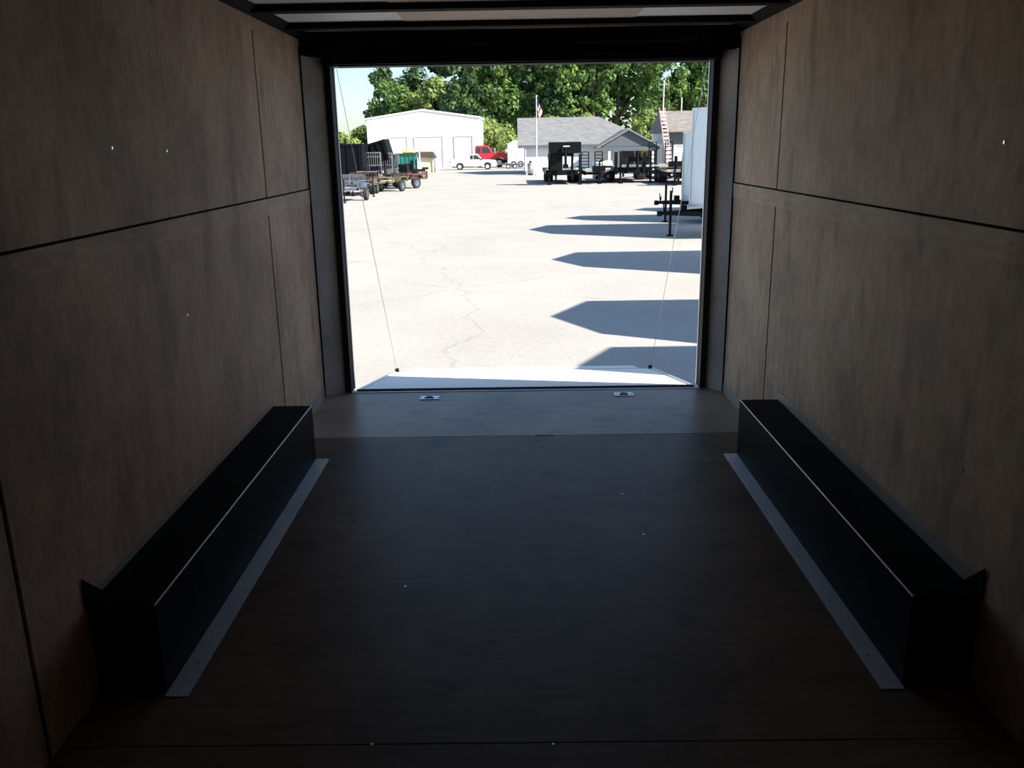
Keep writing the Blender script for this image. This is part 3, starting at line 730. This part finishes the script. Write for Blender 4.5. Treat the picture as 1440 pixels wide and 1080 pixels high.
# red flatbed truck behind it
rt_ = thing('red_truck', 'red truck cab with long hood parked behind the white pickup', 'truck', (at(690, 232, 86).x, 86, G)); rt_.scale = (.86,)*3
extrude_body(rt_, 'cab', [(-1.7, .75), (.35, .75), (.35, 1.5), (-.15, 2.3), (-.4, 2.38), (-1.5, 2.38), (-1.7, 2.2)], .95, REDP, .08)
extrude_body(rt_, 'hood', [(.3, .75), (.45, .75), (.6, 1.0), (1.0, 1.1), (1.4, 1.0), (1.55, .75), (1.95, .75), (2.0, 1.25), (1.7, 1.55), (.3, 1.68)], .92, REDP, .08)
for s in (-1, 1):
    MB().prism([(-.9, 1.55), (.15, 1.55), (-.25, 2.18), (-.9, 2.18)], s*.95, s*.965, 'y').build('side_window', GLASS, rt_)
    MB().prism([(-1.55, 1.55), (-1.05, 1.55), (-1.05, 2.18), (-1.5, 2.18)], s*.95, s*.965, 'y').build('side_window', GLASS, rt_)
    wheel(rt_, (1.0, s*.85, .5), .5, .3); wheel(rt_, (-1.2, s*.85, .5), .5, .3)
    MB().tube((1.98, s*.6, 1.12), (2.04, s*.6, 1.12), .12).build('headlight', CHR, rt_)
    MB().tube((.5, s*.98, 1.5), (.5, s*.98, 2.1), .05).build('exhaust_stack', CHR, rt_)
MB().prism([(.36, 1.55), (-.10, 2.26), (-.13, 2.22), (.32, 1.55)], -.85, .85, 'y').build('windscreen', GLASS, rt_)
MB().box(1.98, 2.2, -.95, .95, .55, .85, b=.04).build('bumper', CHR, rt_)
MB().box(-3.2, 1.9, -.45, .45, .5, .76).build('chassis', IRON, rt_)
MB().box(-4.2, -1.75, -1.1, 1.1, .8, .95).build('flat_bed', WHITEP, rt_)
# low dark flat trailer
p0, p1 = at(706, 236, 80), at(742, 236, 80)
ft = thing('flat_trailer', 'low blue-grey flat trailer between the red truck and the white container', 'trailer', (p0.x, 80, G))
L = p1.x-p0.x
MB().box(0, L, -.8, .8, .28, .40).build('frame', BLUEG, ft); MB().box(.02, L-.02, -.76, .76, .40, .44).build('deck', BLUEG, ft)
for y in (-.82, .82):
    for x in (L*.25, L*.25+.6): wheel(ft, (x, y, .2), .2, .14)
MB().beam((L, 0, .33), (L+.9, 0, .33), .08).build('tongue', BLUEG, ft)
# white container / trailer left of the office
p = at(727, 232, 84)
wt = thing('white_cargo_box', 'small white box trailer between the red truck and the office', 'trailer', (p.x, 84, G))
MB().prism([(-.85, .35), (.9, .35), (.9, 2.4), (-.2, 2.45), (-.85, 2.15)], -.9, .9, 'y').build('box_body', WHITEP, wt)
MB().box(-.1, .5, -.92, -.9, .75, 1.2).build('side_hatch', GREYTRIM, wt)
for x in (-.3, .35): wheel(wt, (x, -.85, .3), .3, .2); wheel(wt, (x, .85, .3), .3, .2)
MB().beam((.9, 0, .42), (1.7, 0, .42), .08).build('tongue', IRON, wt)
# kerb in front of office
a, b = at(712, 240, 68), at(775, 240, 68)
tag(MB().box(a.x, b.x, 66.5, 68, G, G+.13, b=.03).build('concrete_kerb', CONC), 'white painted kerb slab left of the office front', 'kerb')
q = thing('propane_tank', 'small grey propane tank standing beside the office corner', 'tank', (at(746, 236, 61).x, 61.0, G))
MB().tube((0, 0, .1), (0, 0, .75), .22, n=16).tube((0, 0, .75), (0, 0, .85), .22, .1, n=16).build('tank_body', GALV, q, True)
MB().tube((0, 0, .85), (0, 0, .95), .09).build('valve', IRON, q); MB().tube((0, 0, 0), (0, 0, .1), .18).build('foot_ring', IRON, q)

# ------------------------------------------------------------------ buildings
def rolldoor(parent, x0, x1, y, z1, mt=DOORW, nm='rolling_door'):
    m = MB(); m.box(x0, x1, y-.03, y, 0, z1)
    n = int(z1/.25)
    for i in range(n): m.box(x0, x1, y-.045, y-.03, i*z1/n, i*z1/n+.03)
    o = m.build(nm, mt, parent)
    f = MB().box(x0-.10, x0, y-.10, y, 0, z1+.08).box(x1, x1+.10, y-.10, y, 0, z1+.08).box(x0, x1, y-.10, y, z1, z1+.08)
    f.build('door_frame', GREYTRIM, o)
    return o
a, b, c = at(515, 165, 88), at(674, 168, 88), at(598, 155, 88)
wh = thing('white_warehouse', 'large white gabled metal warehouse with three rolling doors', 'building', ((a.x+b.x)/2, 88, G))
hw = (b.x-a.x)/2; ez = (a.z+b.z)/2 - G; rz_ = c.z-G; rx = 0
MB().prism([(-hw, 0), (hw, 0), (hw, ez), (rx, rz_), (-hw, ez)], 0, 22, 'y').build('wall_shell', BARNW, wh)
for s in (-1, 1):
    MB().prism([(rx, rz_), (rx, rz_+.12), (s*(hw+.15), ez+.08), (s*(hw+.15), ez-.04)], -.15, 22.2, 'y').build('roof', BARNW, wh)
for u0, u1 in ((548, 572), (584, 622), (640, 664)):
    x0, x1 = at(u0, 200, 88).x - wh.location.x, at(u1, 200, 88).x - wh.location.x
    rolldoor(wh, x0, x1, 0, at(650, 192, 88).z-G)
for u in (574, 626):
    x = at(u, 200, 88).x-wh.location.x; MB().box(x, x+.7, -.03, 0, 0, 2.1).build('entry_door', DOORW, wh)
# low cream building, far left
a, b = at(462, 200, 100), at(520, 196, 100)
lb = thing('low_building', 'low cream-roofed building behind the black trailers at far left', 'building', (a.x, 100, G)); Wd = b.x-a.x
MB().box(0, Wd, 0, 8, 0, 1.6).build('wall_shell', BARNW, lb)
MB().prism([(-.3, 1.55), (8.3, 1.55), (4, 2.2)], -.2, Wd+.2, 'x').build('roof', CREAM, lb)
rolldoor(lb, .8, 3.0, 0, 1.4)

# office: long hipped roof, gabled porch at the right
OY = 62.5
eL, eR = at(728, 203, OY-.45), at(926, 205, OY-.45)
X0, X1 = eL.x, eR.x; EZ = at(760, 204, OY-.45).z - G; rl, rr = at(729, 166, OY+4), at(842, 166, OY+4)
of = thing('office_building', 'long low white office with grey shingled roof and gabled porch', 'building', (0, OY, G))
RZ = rl.z-G
OB = lambda *q: MB().box(*q)
wx0, wx1 = at(738, 220, OY).x, X1-.35
OB(wx0, wx1, 0, 8, 0, EZ).build('wall_shell', OFFW, of)
m = MB(); y0, y1 = -.45, 8.45
V = [(X0, y0, EZ-.02), (X1, y0, EZ-.02), (X1, y1, EZ-.02), (X0, y1, EZ-.02), (X0, 4, RZ), (rr.x, 4, RZ)]
m.v = V; m.f = [(0,1,5,4), (1,2,5), (2,3,4,5), (3,0,4), (0,3,2,1)]; m.m = [0]*5; m.build('main_roof', SHINGLE, of)
OB(X0, X1, y0-.04, y0+.0, EZ-.20, EZ-.0).build('fascia', OFFG, of)
# porch gable
ga, gl, gr = at(884, 183, OY-2.6), at(845, 205, OY-2.6), at(925, 205, OY-2.6)
PZ, AZ = gr.z-G, ga.z-G
m = MB(); m.prism([(gl.x, PZ), (gr.x, PZ), (ga.x, AZ)], -2.45, -2.4, 'y'); m.build('porch_gable', OFFG, of)
for s, e in ((-1, gl), (1, gr)):
    m = MB(); m.prism([(ga.x, AZ), (ga.x, AZ+.1), (e.x+s*.25, PZ-.02), (e.x+s*.25, PZ-.12)], -2.7, 1.5, 'y'); m.build('porch_roof', SHINGLE, of)
OB(gl.x+.1, gr.x-.1, -2.5, -2.35, PZ-.30, PZ-.02).build('porch_beam', OFFG, of)
for u in (857, 918): x = at(u, 220, OY-2.5).x; OB(x-.07, x+.07, -2.5, -2.36, 0, PZ-.28).build('porch_post', OFFW, of)
x0, x1 = at(872, 215, OY).x, at(912, 215, OY).x
wn = OB(x0, x1, -.04, 0, .45, EZ-.35).build('shop_window', DARKIN, of)
f = OB(x0-.06, x0, -.08, 0, .4, EZ-.3); f.box(x1, x1+.06, -.08, 0, .4, EZ-.3).box(x0, x1, -.08, 0, EZ-.35, EZ-.3).box(x0, x1, -.08, 0, .40, .45); f.box((x0+x1)/2-.03, (x0+x1)/2+.03, -.07, 0, .45, EZ-.35).build('window_frame', OFFW, wn)
sg = at(907, 213, OY-.3)
ys = OB(sg.x-.22, sg.x+.22, -.12, -.07, sg.z-G-.2, sg.z-G+.2).build('window_sign', YELLOW, of)
OB(sg.x-.36, sg.x+.36, -.07, -.045, sg.z-G-.34, sg.z-G+.34).build('sign_board', mat('ochre_board', (.35, .20, .04), .6), of)
OB(X1-.36, X1-.02, -2.3, 0, 0, EZ).build('side_wall', OFFG, of)
for u0, u1 in ((740, 768), (785, 800)):
    a_, b_ = at(u0, 222, OY).x, at(u1, 222, OY).x
    wv = OB(a_, b_, -.03, 0, .62, 1.30).build('window', OFFW, of)
    OB(a_+.05, b_-.05, -.035, -.03, .67, 1.25).build('pane', mat('pale_blind', (.62, .66, .66), .4), wv)
OB(wx0+.02, wx0+.10, -.43, -.37, 0, EZ-.1).build('downpipe', GREYTRIM, of)
OB(wx0+.1, gl.x, -.55, -.02, 0, .28).build('planter_base', CONC, of)

# second building at the right
BY = 64.0
e0, e1 = at(938, 184, BY), at(1030, 184, BY); r0 = at(938, 156, BY+4)
b2 = thing('storage_building', 'brown-shingled building behind the ladder at the right', 'building', (0, BY, G))
z1, z2 = e0.z-G, r0.z-G
MB().box(e0.x+.2, e1.x-.2, .6, 8, 0, z1).build('wall_shell', OFFW, b2)
m = MB(); m.prism([(-.1, z1), (4, z2), (8.6, z1), (8.6, z1-.1), (-.1, z1-.1)], e0.x, e1.x, 'x'); m.build('roof', SHINGLE2, b2)
MB().box(e0.x+.15, e1.x-.2, .52, .6, z1-1.0, z1-.08).build('upper_siding', OFFG, b2)
rolldoor(b2, e0.x+.7, e0.x+3.0, .52, z1-1.05)
mt_ = at(957, 150, BY+4)
tag(MB().tube((mt_.x, BY+3.6, z2+G-.1), (mt_.x, BY+3.6, at(957, 137, BY+4).z), .04).build('vent_pipe', POLE), 'thin pale vent pipe on the brown-shingled roof', 'pipe')

# ladder leaning on the second building, antenna mast behind it
ld = thing('extension_ladder', 'tall red-railed ladder leaning against the brown-shingled building', 'ladder', (at(943, 240, 61.5).x, 61.5, G))
lb_, lt_ = Vector((0, 0, 0)), at(931, 152, 63.6) - ld.location
for s in (-.19, .19):
    MB().beam(lb_+Vector((s, 0, 0)), lt_+Vector((s, 0, 0)), .06, .09, upv=(0,1,0)).build('side_rail', LADR, ld)
for i in range(1, 17):
    c = lb_.lerp(lt_, i/17.0)
    MB().beam(c+Vector((-.19, 0, 0)), c+Vector((.19, 0, 0)), .09, .11).build('rung', LADW, ld)
am = thing('antenna_mast', 'slim pale mast rising above the ladder top', 'mast', (at(933, 205, 66.5).x-.05, 66.9, G))
tp = at(934, 113, 66.9) - am.location
MB().tube((0, 0, 0), (tp.x, 0, tp.z), .06, .035).build('pole', POLE, am)
MB().tube((tp.x-.4, 0, tp.z-.3), (tp.x+.4, 0, tp.z-.3), .012).build('crossbar', POLE, am)

# flagpole
fp = thing('flagpole', 'thin white flagpole in front of the office', 'flagpole', (at(755, 240, 60).x, 60, G))
ft_z = at(755, 136, 60).z-G
MB().tube((0, 0, 0), (0, 0, ft_z), .045, .025).build('pole', POLE, fp)
MB().tube((0, 0, ft_z), (0, 0, ft_z+.10), .06, .03).build('finial', POLE, fp); MB().tube((0, 0, 0), (0, 0, .12), .12).build('base', CONC, fp)
fl = MB(); NU, NV = 14, 13; W_, H_ = .34, 1.05                      # flag hanging limp: narrow folds
for i in range(NU+1):
    for j in range(NV+1):
        u, v = i/NU, j/NV
        fl.v.append((.04+u*W_*(.5+.5*(1-v)+.1*math.sin(v*5)), .09*math.sin(u*14+v*2)*u**.3, ft_z-.15-v*H_*.55-u*.75))
for i in range(NU):
    for j in range(NV):
        k = i*(NV+1)+j; mi = 2 if (i < NU*.42 and j < 7) else j % 2
        fl._f([k, k+NV+1, k+NV+2, k+1], mi)
fo = fl.build('flag', [FLAGR, FLAGW, FLAGB]); fo.location = fp.location
tag(fo, 'red, white and blue flag hanging limp from the flagpole', 'flag')
so_ = fo.modifiers.new('thick', 'SOLIDIFY'); so_.thickness = .01

# ------------------------------------------------------------------ trees
def crown_mesh(seed, rx, rz, n_blob, n_leaf, size, mt, z0):
    rnd = random.Random(seed); m = MB(); blobs = []
    for _ in range(n_blob):
        t = rnd.random()*2*math.pi; zz = rnd.uniform(-1, 1); q = math.sqrt(max(0, 1-zz*zz))*rnd.uniform(.35, .95)
        r = rnd.uniform(.18, .34)*rx
        blobs.append((q*rx*math.cos(t), q*rx*math.sin(t), zz*rz*.9, r))
    for _ in range(n_leaf):
        bx_, by_, bz_, r = rnd.choice(blobs)
        d = Vector((rnd.gauss(0,1), rnd.gauss(0,1), rnd.gauss(0,1)*.75)).normalized()*r*rnd.uniform(.72, 1.12)
        c = Vector((bx_, by_, bz_+z0+rz)) + d
        nrm = (d.normalized()+Vector((rnd.gauss(0,.5), rnd.gauss(0,.5), rnd.gauss(0,.5)+.3))).normalized()
        a = nrm.orthogonal().normalized(); a.rotate(Matrix.Rotation(rnd.random()*6.28, 3, nrm)); b = nrm.cross(a)
        s = size*rnd.uniform(.6, 1.3)
        m.quad(c-a*s, c-b*s*.7, c+a*s, c+b*s*.7)
    return m.mesh('leaves', mt)
def trunk_mesh(seed, h, r):
    rnd = random.Random(seed); m = MB(); p = Vector((0,0,0)); pts = [p.copy()]
    for i in range(5): p = p + Vector((rnd.uniform(-.25,.25), rnd.uniform(-.25,.25), h/5)); pts.append(p.copy())
    for i, (a_, b_) in enumerate(zip(pts[:-1], pts[1:])): m.tube(a_, b_, r*(1-i*.16), r*(1-(i+1)*.16), n=8)
    for i in range(2, 5):
        for _ in range(2):
            t = rnd.random()*6.28; m.tube(pts[i], pts[i]+Vector((math.cos(t)*2, math.sin(t)*2, 1.8)), r*.35, r*.12, n=6)
    return m.mesh('trunk', BARK)
KIND = {}
for k, (seed, rx, rz, nb, nl, size, mt, z0) in {
    'oak':   (1, 4.2, 5.5, 46, 7000, .26, LEAF_M, 2.2), 'dark':  (2, 3.6, 6.0, 44, 7000, .25, LEAF_D, 2.0),
    'light': (3, 3.8, 4.6, 42, 6500, .25, LEAF_L, 1.2), 'slim':  (4, 2.6, 6.5, 30, 3800, .24, LEAF_M, 4.0),
    'bush':  (5, 2.2, 1.7, 20, 2600, .19, LEAF_L, 0.0), 'loose': (6, 3.6, 5.5, 22, 2300, .24, LEAF_M, 3.4)}.items():
    KIND[k] = (crown_mesh(seed, rx, rz, nb, nl, size, mt, z0), trunk_mesh(seed, z0+rz*1.1, .28 if k != 'bush' else .08))
def tree(kind, u, Y, sc, label, group, rz=0, name=None, zs=1):
    p = at(u, 210, Y)
    t = thing(name or ('shrub' if kind == 'bush' else 'tree'), label, 'shrub' if kind == 'bush' else 'tree', (p.x, Y, G), rz, group)
    t.scale = (sc, sc, sc*zs)
    for nm, me in zip(('foliage', 'trunk'), KIND[kind]):
        o = bpy.data.objects.new(nm, me); COL.objects.link(o); o.parent = t
    return t
TG = 'trees of the wood behind the buildings'
tree('oak', 554, 118, .80, 'broad bushy tree at the left end of the wood, over the warehouse roof', TG, .3)
tree('dark', 546, 132, .95, 'dark tree standing behind the leftmost broad tree of the wood', TG, 1.2)
tree('light', 610, 116, .98, 'yellow-green rounded tree above the warehouse gable', TG, 2)
tree('dark', 586, 126, .90, 'dark tree between the broad left tree and the yellow-green one', TG, 2.5)
tree('light', 650, 113, .86, 'light green tree above the right slope of the warehouse roof', TG, .9)
KN = ['dark', 'oak', 'slim', 'dark', 'oak', 'slim', 'loose', 'oak', 'loose', 'slim', 'oak']
WORD = {'dark': 'dark green', 'oak': 'mid green leafy', 'slim': 'tall narrow', 'loose': 'thinly leaved', 'light': 'light green'}
PLACE = ['above the shrub beside the warehouse', 'above the gap left of the office', 'behind the flagpole', 'over the left half of the office roof',
         'over the middle of the office roof', 'over the right slope of the office roof', 'above the porch gable',
         'between the porch gable and the ladder', 'behind the antenna mast', 'above the brown-shingled roof', 'at the right edge of the doorway view']
rnd = random.Random(9)
for i in range(11):
    u = 668 + i*33
    gap = KN[i] in ('loose',) 
    tree(KN[i], u, 108+rnd.uniform(-3, 3), 1.05*rnd.uniform(.92, 1.08), '%s front tree %s' % (WORD[KN[i]], PLACE[i]), TG, rnd.random()*6)
for i in range(9):
    u = 640 + i*42
    if i in (5, 6, 7): continue
    k = ['dark', 'oak', 'dark', 'dark', 'oak', 'dark', 'oak', 'slim', 'dark'][i]
    tree(k, u, 124+rnd.uniform(-3, 3), 1.2*rnd.uniform(.92, 1.08), '%s tree deeper in the wood, %s' % (WORD[k], PLACE[min(10, int((u-668+33)/33))]), 'second row of the wood', rnd.random()*6)
tree('light', 820, 101, .50, 'small light tree behind the office ridge', TG, 1)
tree('light', 905, 98, .52, 'small light green tree above the porch roof', TG, 2)
tree('light', 775, 100, .48, 'small light green tree right of the flagpole', TG, 3)
tree('bush', 713, 96, .95, 'rounded light green shrub between the warehouse and the office', 'shrubs beside the warehouse', 1)
tree('bush', 688, 99, 1.3, 'taller pale shrub at the right corner of the warehouse', 'shrubs beside the warehouse', 2)
tree('bush', 483, 112, 1.05, 'green shrub above the low building at far left', 'shrubs beside the warehouse', 3)
tree('bush', 510, 116, 1.25, 'dark-topped shrub against the left wall of the warehouse', 'shrubs beside the warehouse', 4)
